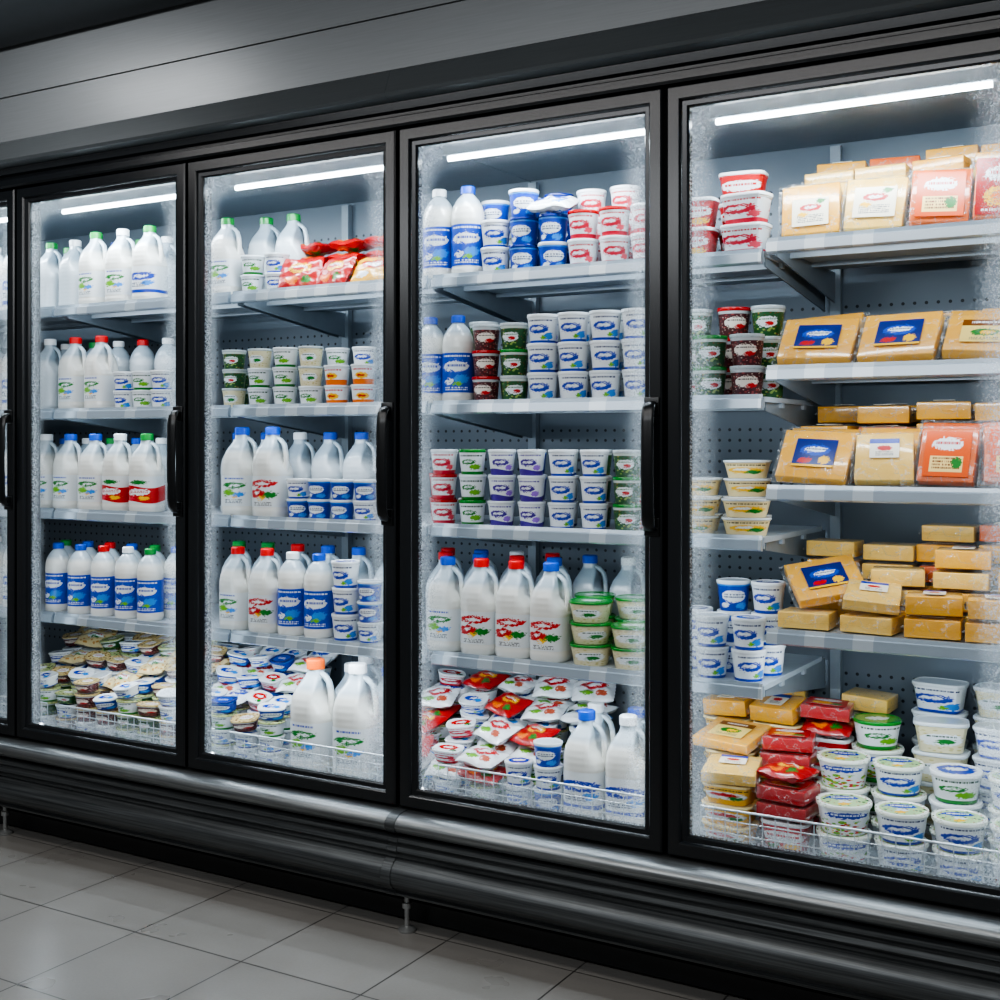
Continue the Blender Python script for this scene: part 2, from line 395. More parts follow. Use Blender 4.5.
# ---------------------------------------------------------------- product kinds
KIND={}
def add_kind(key,name,label,cat,root,children,h,plural):
    KIND[key]=dict(name=name,label=label,cat=cat,root=root,ch=children,h=h,plural=plural)
capm={k:mat('cap_'+k,c,.35,0,.5,.03) for k,c in dict(blue=H('0a48b8'),red=H('c0060e'),green=H('108436'),white=WHITE,orange=H('ee6200'),navy=NAVY).items()}
LB={
 'green':printed('bottle_label_green',PLASTIC,[('ell',.0,.68,.21,.10,GREEN,1),('ell',.02,.68,.12,.04,WHITE,1),('ell',-.10,.44,.12,.10,LIME,1),('ell',.10,.38,.10,.07,SKY,1),('ell',.02,.30,.06,.04,YEL,1),('text',-.18,.18,.84,.93,1,BLUE),('text',-.16,.16,.08,.22,3,H('4a5a66'))]),
 'red':printed('bottle_label_red',PLASTIC,[('ell',.0,.76,.25,.12,RED,1),('ell',.0,.76,.15,.045,WHITE,1),('ell',-.10,.44,.17,.14,RED,1),('ell',.14,.40,.12,.10,GREEN,1),('ell',-.02,.30,.08,.06,YEL,1),('ell',-.12,.46,.06,.04,WHITE,1),('text',-.18,.18,.03,.16,3,H('555555'))]),
 'redwrap':printed('bottle_label_red_wrap',PLASTIC,[('swoosh',.05,.05,.62,H('bc0a12')),('ell',0,.42,.24,.12,WHITE,1),('ell',.12,.2,.12,.07,YEL,1),('ell',-.15,.18,.1,.06,PINK,1),('text',-.2,.2,.37,.47,2,RED),('ell',0,.78,.2,.07,GREEN,1)]),
 'blue':printed('bottle_label_blue',H('0c46b8'),[('ell',0,.66,.28,.13,WHITE,1),('text',-.2,.2,.61,.71,1,BLUE),('ell',.12,.34,.16,.1,SKY,1),('ell',-.15,.28,.10,.07,WHITE,1),('ell',.05,.22,.1,.05,LIME,1),('text',-.25,.25,.04,.14,2,WHITE),('text',-.3,.3,.87,.94,1,WHITE)]),
 'bluewhite':printed('bottle_label_blue_white',PLASTIC,[('ell',0,.62,.32,.15,BLUE,1),('ell',0,.62,.18,.05,WHITE,1),('band',0,.12,BLUE),('ell',.16,.36,.12,.09,SKY,1),('text',-.22,.12,.20,.38,3,NAVY)]),
}
lblwords=dict(green='green and blue print',red='red and green print',redwrap='red wavy label',blue='blue wrap label',bluewhite='blue and white label')
RB=[(.0405,0),(.0435,.004),(.0445,.012),(.0445,.022),(.0438,.025),(.0438,.140),(.0445,.143),(.0445,.153),(.0435,.170),(.039,.188),(.030,.205),(.021,.215),(.0165,.220),(.0165,.232)]
m_round={0:lathe('round_bottle',[(.036,.0)]+RB,[M_bottle],seg=24),1:lathe('round_bottle_haze',[(.036,.0)]+RB,[M_bottle2],seg=24)}
def capmesh(k,r,z0,z1): return lathe('cap',[(r,z0),(r,z1-.003),(r-.003,z1)],[capm[k]],seg=18)
JP=[(.036,0),(.046,0),(.051,.006),(.052,.016),(.052,.024),(.0512,.028),(.0512,.120),(.052,.128),(.0515,.150),(.048,.172),(.040,.192),(.029,.208),(.021,.220),(.018,.228),(.018,.243)]
def jug_profile_body(m):
    me=lathe('jug_body',JP,[m],p=3.2,seg=28)
    for v in me.vertices:
        if v.co.z>.14 and v.co.x>0.012:
            t=min(1,(v.co.z-.14)/.03)*max(0,min(1,(.228-v.co.z)/.02))
            lim=.022
            if v.co.x>lim: v.co.x=v.co.x*(1-t)+lim*t
    return me
m_jug={0:jug_profile_body(M_bottle),1:jug_profile_body(M_bottle2)}
hp=[(.012,0,.226),(.027,0,.221),(.039,0,.209),(.0445,0,.192),(.0465,0,.172),(.047,0,.152),(.045,0,.130)]
m_jh={i:joinmesh('handle',[tubedata(hp,.0065,10,.0095)],[m],60) for i,m in {0:M_bottle,1:M_bottle2}.items()}
def bottle(key,cap,lab,haze=0):
    ch=[('cap',capmesh(cap,.0195,.222,.242),cap+' screw cap')]
    if lab: ch.append(('label',lathe('label',[(.0444,.028),(.0444,.137)],[LB[lab]],seg=24,rep=2,v0=.028,v1=.137,capb=False,capt=False),lblwords[lab]))
    add_kind(key,'milk_bottle','white plastic milk bottle, %s cap%s'%(cap,', '+lblwords[lab] if lab else ', no label'),'bottle',m_round[haze],ch,.243,'milk bottles')
def jug(key,cap,lab,haze=0):
    ch=[('cap',capmesh(cap,.0215,.236,.258),cap+' screw cap'),('handle',m_jh[haze],None)]
    if lab: ch.append(('label',lathe('label',[(.0518,.030),(.0518,.118)],[LB[lab]],p=3.2,seg=28,rep=2,v0=.03,v1=.118,capb=False,capt=False),lblwords[lab]))
    add_kind(key,'milk_jug','white handled plastic milk jug, %s cap%s'%(cap,', '+lblwords[lab] if lab else ', no label'),'milk jug',m_jug[haze],ch,.258,'milk jugs')
for c in ('green','white','blue','red'):
    for l in ('green','red','blue','bluewhite','redwrap'):
        bottle('b_%s_%s'%(c,l),c,l)
    bottle('bh_%s'%c,c,None,1)
for c in ('green','blue','red','white','orange'):
    for l in ('green','red','bluewhite','redwrap'):
        jug('j_%s_%s'%(c,l),c,l)
    jug('jh_%s'%c,c,None,1)

TL={
 'blue':('blue',printed('tub_print_blue',H('0c3ca6'),[('ell',0,.55,.28,.22,WHITE,1),('text',-.22,.22,.46,.64,2,NAVY),('ell',.2,.2,.14,.12,SKY,1),('ell',-.2,.22,.1,.1,WHITE,1),('band',.92,1.1,SKY)])),
 'bluewhite':('white and blue',printed('tub_print_blue_white',WHITE,[('ell',-.05,.54,.28,.17,BLUE,1),('ell',-.05,.56,.16,.06,WHITE,1),('ell',.24,.26,.12,.14,SKY,1),('ell',.1,.22,.06,.08,LIME,1),('text',-.3,.3,.80,.9,1,NAVY),('band',0,.10,BLUE)])),
 'purple':('white and purple',printed('tub_print_purple',WHITE,[('swoosh',.05,-.2,.24,PURP),('ell',-.05,.56,.24,.15,H('40228c'),1),('ell',-.05,.57,.14,.05,WHITE,1),('ell',.2,.34,.1,.12,H('a070d8'),1),('text',-.3,.3,.80,.9,1,PURP)])),
 'red':('white and red',printed('tub_print_red',H('c01018'),[('ell',0,.58,.32,.2,WHITE,1),('ell',.14,.24,.13,.12,YEL,1),('ell',-.15,.22,.1,.1,GREEN,1),('text',-.22,.22,.52,.66,1,RED)])),
 'pink':('white and pink',printed('tub_print_pink',WHITE,[('band',.0,.18,H('c41834')),('ell',-.05,.54,.30,.18,H('c41834'),1),('ell',-.05,.56,.16,.06,WHITE,1),('ell',.22,.32,.1,.12,H('e45060'),1),('text',-.3,.3,.8,.9,1,RED)])),
 'green':('white and green',printed('tub_print_green',WHITE,[('band',0,.14,GREEN),('ell',.12,.34,.16,.12,LIME,1),('ell',-.08,.56,.20,.11,GREEN,1),('ell',-.08,.57,.12,.04,WHITE,1),('text',-.32,.32,.76,.88,1,DKG)])),
 'dkgreen':('clear mixed salad',printed('tub_print_dark_green',H('20542c'),[('spots',0,1,8,.3,H('90a858')),('spots',0,1,12,.22,H('8a2a1c')),('ell',0,.52,.24,.2,WHITE,1),('ell',.05,.46,.1,.08,RED,1),('text',-.18,.18,.56,.64,1,GREEN),('band',.88,1.1,H('c8d2cc'))])),
 'brown':('dark berry',printed('tub_print_brown',H('4e2228'),[('spots',0,1,9,.3,H('924040')),('spots',0,1,13,.22,H('d8c8b8')),('ell',0,.55,.26,.2,H('efe6da'),1),('ell',.1,.42,.12,.08,RED,1),('text',-.2,.2,.58,.66,1,BROWN),('band',.88,1.1,H('c2c8cc'))])),
 'orange':('white and orange',printed('tub_print_orange',WHITE,[('band',0,.3,ORANGE),('ell',0,.5,.2,.18,YEL,1),('ell',-.02,.5,.12,.08,RED,1),('text',-.3,.3,.74,.88,1,RED)])),
 'cream':('cream',printed('tub_print_cream',CREAM,[('ell',0,.5,.28,.18,YEL,1),('ell',.12,.4,.12,.12,GREEN,1),('ell',-.05,.55,.12,.07,WHITE,1),('text',-.3,.3,.74,.86,1,BROWN)])),
 'yellow':('yellow',printed('tub_print_yellow',H('ecb63a'),[('ell',0,.5,.30,.22,WHITE,1),('ell',0,.55,.2,.1,RED,1),('ell',.15,.4,.1,.1,GREEN,1),('text',-.3,.3,.76,.86,1,BROWN)])),
 'pale':('clear pale filled',printed('tub_print_pale',H('dcd4b0'),[('spots',0,1,9,.28,H('c3b880')),('ell',0,.5,.26,.24,WHITE,1),('ell',.05,.44,.12,.1,GREEN,1),('text',-.18,.18,.56,.66,1,DKG)])),
 'veg':('white with green and red print',printed('tub_print_vegetable',WHITE,[('spots',0,.55,7,.42,LIME),('spots',0,.45,9,.30,RED),('spots',0,.5,11,.22,YEL),('ell',0,.76,.30,.11,BLUE,1),('text',-.22,.22,.71,.81,1,WHITE)])),
}
lidp={}
def lidm(k,bg,layers):
    lidp[k]=printed('lid_'+k,bg,layers,src='Generated',axes='xy',rough=.15)
lidm('white',H('dbe2e6'),[('ell',0,.5,.40,.40,H('cad3d9'),0)])
lidm('clear',H('b6c0c4'),[('ell',0,.5,.40,.40,H('8c8e86'),0),('spots',0,1,8,.2,H('6b5a48'))])
lidm('blue',H('e2e7ea'),[('ell',0,.5,.36,.36,BLUE,1),('ell',0,.55,.22,.12,WHITE,1)])
lidm('green',H('108026'),[('ell',0,.5,.40,.40,H('269a3a'),0),('ell',0,.5,.24,.16,WHITE,1)])
lidm('red',H('b00810'),[('ell',0,.5,.38,.38,H('c4181e'),0),('ell',0,.5,.2,.16,WHITE,1)])
lidm('veg',H('e8ede4'),[('ell',0,.5,.42,.42,H('b0ce92'),0),('spots',.1,.9,8,.28,GREEN),('spots',.1,.9,11,.2,RED),('ell',0,.66,.30,.13,BLUE,1),('text',-.2,.2,.6,.72,1,WHITE),('ell',0,.42,.12,.08,WHITE,1),('ell',-.05,.26,.12,.08,YEL,1)])
lidm('cream',H('efdba0'),[('ell',0,.5,.38,.34,YEL,1),('ell',0,.5,.2,.12,RED,1)])
lidm('navy',H('0c2878'),[('ell',0,.5,.38,.38,H('1440a0'),0),('text',-.2,.2,.4,.6,2,WHITE)])
lidm('swirl',WHITE,[('ell',-.1,.55,.24,.2,BLUE,1),('ell',.18,.4,.14,.16,SKY,1),('ell',-.02,.56,.12,.06,WHITE,1)])
lidm('food',H('d4be86'),[('spots',0,1,9,.40,H('74441c')),('ell',.05,.52,.24,.20,WHITE,1),('text',-.15,.2,.42,.62,2,RED)])
lidm('salad',H('c4d096'),[('spots',0,1,8,.40,GREEN),('spots',0,1,11,.3,H('a63b22')),('ell',0,.5,.2,.16,WHITE,1)])
lidm('redswirl',WHITE,[('ell',0,.55,.34,.26,RED,1),('ell',0,.56,.18,.08,WHITE,1),('ell',.25,.25,.12,.12,GREEN,1)])
def tub(key,lab,lid,Rr,h,p=2,sx=1,sy=1,name='yogurt_tub',cat='tub',desc='plastic yogurt tub',rep=2):
    body=lathe(name,[(Rr*.70,.002),(Rr*.76,0),(Rr*.79,.003),(Rr*.93,h*.80),(Rr*.955,h*.81),(Rr*.955,h*.87)],[TL[lab][1]],p=p,sx=sx,sy=sy,seg=24,rep=rep,v0=0,v1=h*.87)
    ld=lathe('lid',[(Rr*.945,h*.855),(Rr*.99,h*.86),(Rr,h*.87),(Rr,h*.955),(Rr*.985,h*.975),(Rr*.93,h*.98),(Rr*.91,h*.962),(Rr*.60,h*.962),(Rr*.30,h*.962)],[lidp[lid]],p=p,sx=sx,sy=sy,seg=24)
    lw=lid if lid in('white','blue','green','red','navy','clear') else 'printed'
    if lw=='navy': lw='navy blue'
    add_kind(key,name,'%s %s with %s lid'%(TL[lab][0],desc,lw),cat,body,[('lid',ld,None)],h*.982,desc+'s')
for l,ld in dict(blue='white',bluewhite='blue',purple='white',red='red',pink='white',green='white',dkgreen='clear',brown='clear',orange='white',cream='white').items():
    tub('t_'+l,l,ld,.043,.078)
    tub('s_'+l,l,ld,.038,.060)
tub('t_bw2','bluewhite','white',.043,.078); tub('t_navy','blue','navy',.043,.078); tub('t_brownred','brown','red',.043,.078); tub('t_dkgg','dkgreen','green',.043,.078); tub('s_clear','pale','clear',.038,.060); tub('t_pinkred','pink','red',.043,.078); tub('t_ggreen','green','green',.043,.078)
tub('g_green','pale','green',.056,.056,p=2.6,desc='low clear tub')
tub('big_veg','veg','veg',.064,.072,p=2.3,desc='wide salad tub',name='food_tub')
tub('big_blue','bluewhite','veg',.060,.072,p=2.2,desc='wide cheese tub',name='food_tub')
tub('big_green','green','blue',.060,.072,p=2.2,desc='wide cheese tub',name='food_tub')
tub('big_gg','green','green',.060,.072,p=2.2,desc='wide cheese tub',name='food_tub')
tub('rect_white','bluewhite','white',.060,.075,p=4.5,sx=1.1,sy=.8,desc='rectangular spread box',name='food_tub')
tub('rect_clear','pale','white',.060,.075,p=4.5,sx=1.1,sy=.8,desc='rectangular spread box',name='food_tub')
tub('rect_red','red','redswirl',.054,.075,p=4.5,sx=1.1,sy=.8,desc='rectangular spread box',name='food_tub')
tub('rect_pink','pink','redswirl',.054,.075,p=4.5,sx=1.1,sy=.8,desc='rectangular spread box',name='food_tub')
tub('rect_cream','yellow','cream',.060,.050,p=4.5,sx=1.1,sy=.85,desc='flat cheese box',name='food_tub')
tub('flat_cream','cream','white',.060,.046,p=3,sy=.85,desc='flat cream tub',name='food_tub')
tub('flat_blue','bluewhite','blue',.042,.046,p=2,desc='flat round tub',name='food_tub')
tub('flat_green','green','salad',.042,.046,p=2,desc='flat round tub',name='food_tub')
tub('flat_brown','brown','food',.042,.046,p=2,desc='flat round tub',name='food_tub')
tub('flat_dkg','dkgreen','salad',.042,.046,p=2,desc='flat round tub',name='food_tub')
for k,l,ld in (('y_food','brown','food'),('y_swirl','bluewhite','swirl'),('y_salad','dkgreen','salad'),('y_red','pink','redswirl'),('y_blue','blue','swirl'),('y_white','bluewhite','white'),('y_navy','blue','navy')):
    tub(k,l,ld,.040,.036,p=3.5,sx=1.08,sy=.85,desc='shallow food tray',name='food_tray',cat='food tray')

def cheesemat(name,c,d):
    g=G(name); v,x,y,z=g.coords(); n=g.noise(v,22,4,.6)
    g.put(g.b.inputs['Base Color'],g.mix(n,d,c)); g.b.inputs['Roughness'].default_value=.3
    g.b.inputs['Coat Weight'].default_value=.8; g.b.inputs['Coat Roughness'].default_value=.08
    g.bump(g.noise(v,40,3,.55),.45,.004); return g.mat
CM={'yellow':cheesemat('yellow_cheese',H('f2b93c'),H('df981c')),'pale':cheesemat('pale_cheese',H('f3cf74'),H('e4b044')),'orange':cheesemat('orange_cheese',H('e86c00'),H('c84e00')),'red':cheesemat('red_wax_cheese',H('c40812'),H('9c000a'))}
CL={
 'navy':printed('cheese_label_navy',H('082270'),[('ell',0,.60,.36,.2,H('1248b4'),1),('ell',0,.62,.26,.09,WHITE,1),('text',-.22,.22,.58,.66,1,NAVY),('ell',.25,.25,.14,.14,YEL,1),('ell',-.2,.22,.16,.1,RED,1),('band',0,.08,YEL)],'Generated','xz'),
 'white':printed('cheese_label_white',H('ece4ce'),[('ell',0,.66,.30,.13,RED,1),('ell',0,.67,.18,.05,WHITE,1),('text',-.36,.36,.1,.4,5,H('555555')),('ell',.28,.88,.12,.08,GREEN,1),('ell',-.2,.42,.14,.08,YEL,1)],'Generated','xz'),
 'red':printed('cheese_label_red',H('b00004'),[('ell',0,.72,.36,.15,WHITE,1),('text',-.26,.26,.67,.77,1,RED),('ell',-.1,.32,.26,.18,YEL,1),('ell',-.1,.32,.14,.09,ORANGE,1),('ell',.24,.24,.14,.12,GREEN,1),('text',-.4,.4,.03,.10,1,WHITE)],'Generated','xz'),
 'orange':printed('cheese_label_orange',H('de5400'),[('ell',0,.72,.34,.14,WHITE,1),('text',-.26,.26,.67,.77,1,RED),('box',-.36,.36,.1,.45,H('f4d488')),('text',-.3,.3,.14,.42,4,H('7a3a10')),('ell',.22,.30,.12,.12,GREEN,1)],'Generated','xz'),
 'gold':printed('cheese_label_gold',H('ebce78'),[('band',.72,1,H('744004')),('text',-.3,.3,.78,.92,1,WHITE),('ell',0,.42,.3,.16,GREEN,1),('ell',.05,.42,.16,.08,YEL,1),('text',-.3,.3,.06,.2,2,H('555555'))],'Generated','xz'),
 'small':printed('cheese_label_small',H('eae4d6'),[('band',.75,1,BLUE),('ell',0,.5,.26,.14,RED,1),('text',-.3,.3,.08,.32,3,H('555555'))],'Generated','xz'),
}
def filmdata(w,h,t,f,nx=22,nz=18,ph=0):
    V=[];F=[]
    W=w/2+f;Hh=h/2+f
    def th(x,z):
        dx=max(0,abs(x)-w/2); dz=max(0,abs(z)-h/2); d=max(dx,dz)/f
        return (t/2+.0014)*max(.03,1-d*2.5)
    # grid lines placed so that the film drops sharply at the block edge
    def lines(L,half,n):
        c=[-L,-half-.45*f,-half-.001]; 
        c+= [-half+2*half*i/n for i in range(n+1)][1:-1]
        c+=[half+.001,half+.45*f,L]; return c
    X=lines(W,w/2,nx-6); Z=lines(Hh,h/2,nz-6)
    for s in (-1,1):
        for i,x in enumerate(X):
            for k,z in enumerate(Z):
                ed=(i in(0,len(X)-1)) or (k in(0,len(Z)-1))
                wr=.0010*math.sin(k*2.3+ph)*math.sin(i*1.9+ph)
                edge=.0030*math.sin(i*3.1+k*2.7+ph) if ed else 0
                V.append((x+edge*.5,s*th(x,z)+edge+s*abs(wr),z+edge*.5))
    nX,nZ=len(X)-1,len(Z)-1
    o=(nX+1)*(nZ+1)
    for i in range(nX):
        for k in range(nZ):
            a=i*(nZ+1)+k
            F.append((a,a+nZ+1,a+nZ+2,a+1)); F.append((o+a+1,o+a+nZ+2,o+a+nZ+1,o+a))
    return V,F
def slabdata(w,h,t,seed):
    # crisp cut block, edges slightly bevelled and faces slightly skewed
    V,F=boxdata(-w/2,w/2,-t/2,t/2,-h/2,h/2,.0028)
    rnd=random.Random(seed); a=rnd.uniform(-.03,.03); b=rnd.uniform(-.03,.03); c=rnd.uniform(-.04,.04)
    V=[(x*(1+a*z/h*2)*.985,y*(1+c*x/w)*.96,z*(1+b*x/w*2)*.985) for x,y,z in V]
    return V,F
def pack(key,ch,lab,w,h,t,f=.010,lw=.62,lh=.66,name='cheese_pack',lx=0,lz=0):
    sd=sum(ord(c) for c in key)
    body=joinmesh(name,[slabdata(w,h,t,sd)],[CM[ch]],40)
    film=joinmesh('wrapper',[filmdata(w,h,t,f,ph=sd%6)],[M_film],50)
    kids=[('wrapper',film,'clear crinkled plastic film')]
    if lab:
        lb=joinmesh('label',[boxdata(lx-w*lw/2,lx+w*lw/2,-t/2-.0040,-t/2-.0028,lz-h*lh/2,lz+h*lh/2)],[CL[lab]])
        kids.append(('label',lb,{'navy':'blue and yellow label','white':'white label with red mark','red':'red and yellow label','orange':'orange and white label','gold':'cream and brown label','small':'small white and blue label'}[lab]))
    cn={'yellow':'yellow','pale':'pale yellow','orange':'orange','red':'red wrapped'}[ch]
    add_kind(key,name,'%s cheese in clear wrapper%s'%(cn,' with %s label'%lab if lab else ''),'cheese',body,kids,t+.005,'wrapped cheese packs')
pack('p_white','yellow','white',.132,.125,.030,lh=.55,lz=-.01)
pack('p_pale','pale','white',.132,.125,.030,lh=.6,lw=.7)
pack('p_plain','pale','small',.132,.125,.030,lh=.4,lw=.5,lz=.02)
pack('p_red','orange','red',.125,.142,.030,lw=.94,lh=.94)
pack('p_orange','orange','orange',.125,.132,.030,lw=.80,lh=.84)
pack('p_navy','yellow','navy',.168,.15,.026,lw=.58,lh=.58)
pack('p_wide','yellow','gold',.16,.14,.026,lw=.6,lh=.6)
pack('p_redfull','red','red',.125,.10,.034,lw=.8,lh=.8)
pack('k_yellow','yellow','small',.122,.098,.044,f=.006,lw=.4,lh=.7,name='cheese_block')
pack('k_pale','pale',None,.122,.098,.040,f=.006,name='cheese_block')
pack('k_orange','orange','white',.122,.098,.040,f=.006,lw=.5,lh=.5,name='cheese_block')

def pouch(key,colword,m,w=.125,h=.10,T=.038,seed=0):
    rnd=random.Random(seed); V=[];F=[];uv=[]
    nx,nz=22,18
    ph=[rnd.uniform(0,6) for _ in range(6)]
    for s in (-1,1):
        for i in range(nx+1):
            for k in range(nz+1):
                u=-1+2*i/nx; v=-1+2*k/nz
                th=max(0,(1-abs(u)**3))**.55*max(0,(1-abs(v)**3))**.55
                wr=.14*math.sin(5*u+ph[0]+3*v)+.12*math.sin(9*v+ph[1]-4*u)+.10*math.sin(13*u+ph[2]+5*v)
                y=s*(T/2*th*(1+wr)*.86+.0006)
                V.append((u*w/2*(1-.04*abs(v)**3)+.0015*math.sin(k*2.1),y+.004*math.sin(4*u+ph[3])*(1-th),v*h/2*(1-.06*(1-abs(u)))))
                uv.append(((u+1)/2,(v+1)/2))
    o=(nx+1)*(nz+1)
    for i in range(nx):
        for k in range(nz):
            a=i*(nz+1)+k
            F.append((a,a+nz+1,a+nz+2,a+1)); F.append((o+a+1,o+a+nz+2,o+a+nz+1,o+a))
    me=bpy.data.meshes.new('food_pouch'); me.from_pydata(V,[],F)
    ul=me.uv_layers.new(name='UVMap'); fl=[]
    for p in me.polygons:
        for vi in p.vertices: fl+=[uv[vi][0]*.998,uv[vi][1]]
    ul.data.foreach_set('uv',fl)
    finish(me,[m],60)
    add_kind(key,'food_pouch','%s crinkled plastic food pouch'%colword,'food pouch',me,[],T,'plastic pouches')
pouch('f_red','red and yellow',printed('pouch_red',H('b00008'),[('ell',0,.62,.26,.16,YEL,1),('ell',.02,.62,.18,.08,RED,1),('text',-.18,.18,.57,.67,1,WHITE),('ell',-.15,.25,.16,.12,ORANGE,1),('ell',.2,.22,.12,.1,GREEN,1)],wrap=True),seed=1)
pouch('f_white','white and red',printed('pouch_white',WHITE,[('ell',0,.62,.32,.18,RED,1),('ell',0,.62,.2,.08,WHITE,1),('ell',-.15,.25,.16,.12,LIME,1),('ell',.2,.25,.14,.1,H('b85030'),1),('band',.92,1.1,H('c8ccd0'))],wrap=True),seed=2)
pouch('f_blue','white and blue',printed('pouch_blue',WHITE,[('ell',0,.58,.36,.22,BLUE,1),('ell',.02,.58,.22,.10,WHITE,1),('ell',.2,.2,.14,.1,SKY,1),('band',.88,1.1,SKY)],wrap=True),seed=3)
pouch('f_clear','pale cheese filled',printed('pouch_clear',H('e2cf9c'),[('spots',0,1,9,.35,H('c88e40')),('ell',0,.55,.26,.2,WHITE,1),('text',-.2,.2,.5,.62,1,RED),('ell',.05,.42,.12,.06,GREEN,1)],wrap=True),seed=4)
pouch('f_yellow','yellow and red',printed('pouch_yellow',H('f0b010'),[('ell',0,.58,.28,.18,RED,1),('ell',0,.58,.18,.07,WHITE,1),('ell',-.2,.2,.14,.1,WHITE,1),('band',.88,1.1,ORANGE)],wrap=True),seed=5)

# ---------------------------------------------------------------- placing
count=[0]
def put(key,x,y,z,yaw=0,tilt=0,roll=0,sc=1,group=None):
    K=KIND[key]
    o=bpy.data.objects.new(K['name'],K['root']); C.objects.link(o)
    rot=Euler((R(tilt),R(roll),R(yaw)),'XYZ'); o.rotation_euler=rot; o.scale=(sc,sc,sc)
    zz=z
    if K['name'] in('cheese_pack','cheese_block','food_pouch') or tilt or roll:
        M=rot.to_matrix()
        mz=min((M@v.co).z for v in K['root'].vertices)
        if K['ch'] : mz=min(mz,min((M@v.co).z for v in K['ch'][0][1].vertices))
        zz=z-mz*sc+.0005
    o.location=(x,y,zz)
    o['label']=K['label']; o['category']=K['cat']; o['group']=K['plural']+' '+(group or 'in the refrigerator')
    for nm,me,lb in K['ch']:
        c=bpy.data.objects.new(nm,me); C.objects.link(c); c.parent=o
        if lb: c['label']=lb
    count[0]+=1
    return o
def jit(a): return random.uniform(-a,a)
def pick(k): return random.choice(k) if isinstance(k,(list,tuple)) else k
def stack(keys,x,y,z,n,sc=1,g=None,lying=False,yaw0=0,j=.004,jy=5):
    h=z
    for i in range(n):
        k=pick(keys)
        if lying:
            put(k,x+jit(j),y+jit(j),h,yaw=yaw0+jit(jy),tilt=-90,sc=sc,group=g)
            h+=(KIND[k]['h']+.003)*sc
        else:
            put(k,x+jit(.0012),y+jit(.0012),h,yaw=yaw0+jit(14),sc=sc,group=g)
            h+=KIND[k]['h']*sc+.0003
    return h
def heap(x,y,z,base,nb,tops,g,tilt=16):
    h=stack(base,x,y,z,nb,g=g) if nb else z
    for k in tops:
        if KIND[k]['name']=='food_pouch':
            put(k,x+jit(.006),y+jit(.006),h+.001,yaw=jit(25),tilt=-90+abs(jit(tilt))+tilt*.3,roll=jit(8),group=g); h+=KIND[k]['h']+.006
        elif KIND[k]['name'] in('cheese_pack','cheese_block'):
            put(k,x+jit(.006),y+jit(.006),h+.001,yaw=jit(15),tilt=-90+abs(jit(tilt)),roll=jit(4),group=g); h+=KIND[k]['h']+.004
        else:
            put(k,x+jit(.004),y+jit(.004),h+.001,yaw=15+jit(30),tilt=jit(tilt*.5)+tilt*.4,roll=jit(tilt*.4),group=g); h+=KIND[k]['h']+.008
G1,G2,G3,G4,G5='on the top shelf','on the second shelf','on the third shelf','on the fourth shelf','on the bottom deck'
Z1,Z2,Z3,Z4=[z+.0003 for z in ZS]
F=.222; DK=DECK+.0003
def line(keys,xs,y,z,n=1,sc=1,g=None):
    for i,x in enumerate(xs):
        k=keys[i%len(keys)]
        nn=n[i%len(n)] if isinstance(n,(list,tuple)) else n
        k0=k if isinstance(k,str) else k[0]
        if nn==1 and KIND[k0]['name'] in('milk_bottle','milk_jug'): put(k0,x,y+jit(.003),z,yaw=jit(9)+(20 if KIND[k0]['name']=='milk_bottle' else 6),sc=sc,group=g)
        else: stack(k,x,y,z,nn,sc,g,yaw0=20 if not k0.startswith(('rect','y_')) else 0)
# door 0
for z,g in ((Z1,G1),(Z2,G2),(Z3,G3),(Z4,G4)):
    line(['b_blue_green','b_white_green','b_red_bluewhite'],[-3.93,-3.82,-3.71],F,z,g=g)
# door 1
line(['j_green_green','j_white_green','j_green_bluewhite'],[-3.30,-3.175,-3.05],F,Z1,g=G1,sc=.97)
line(['jh_green','jh_white','jh_blue'],[-3.56,-3.44],F+.03,Z1,sc=.93,g=G1)
line(['jh_green','jh_white','jh_blue'],[-3.62,-3.50,-3.38,-3.26,-3.14,-3.02],F+.16,Z1,sc=.95,g=G1)
line(['jh_white','j_red_green','j_red_green'],[-3.53,-3.405,-3.280],F,Z2,g=G2,sc=.96)
line(['s_bluewhite','s_green','s_bluewhite'],[-3.165,-3.08,-2.995],F,Z2,[2,2,2],sc=1.05,g=G2)
line(['bh_white','bh_green','bh_white','bh_red'],[-3.60,-3.46,-3.34,-3.22,-3.10,-2.99],F+.13,Z2,g=G2)
line(['j_white_green','j_blue_green','j_blue_green','j_white_redwrap','j_green_redwrap'],[-3.545,-3.425,-3.305,-3.185,-3.065],F,Z3,sc=.99,g=G3)
line(['bh_blue','bh_white','bh_green'],[-3.60,-3.48,-3.36,-3.24,-3.12,-3.0],F+.12,Z3,g=G3)
line(['b_blue_blue','b_blue_blue','b_red_blue','b_white_blue','b_green_blue'],[-3.49,-3.375,-3.265,-3.155,-3.05],F,Z4,sc=.96,g=G4)
line(['b_green_blue','b_blue_blue','b_red_blue','b_blue_blue'],[-3.57,-3.46,-3.35,-3.24,-3.13,-3.03],F+.10,Z4,sc=.96,g=G4)
def deckfill(x0,x1,front,tops,levels=((.095,3,1),(.19,3,2),(.285,4,2),(.38,5,1)),step=.098):
    n=int(round((x1-x0)/step))
    for i in range(n):
        x=x0+step*(i+.5)
        heap(x,F+.002,DK,front,2+(i%2),[],G5)
        heap(x,F+.002,DK+(2+(i%2))*.046,front,0,[random.choice([t for t in tops if t[0]=='y'])],G5)
    for r,(dy,nb,nt) in enumerate(levels):
        for i in range(n):
            x=x0+step*(i+.5)-.03*(r+1)
            heap(x,F+dy,DK,front,nb,[random.choice(tops) for _ in range(nt)],G5,tilt=22)
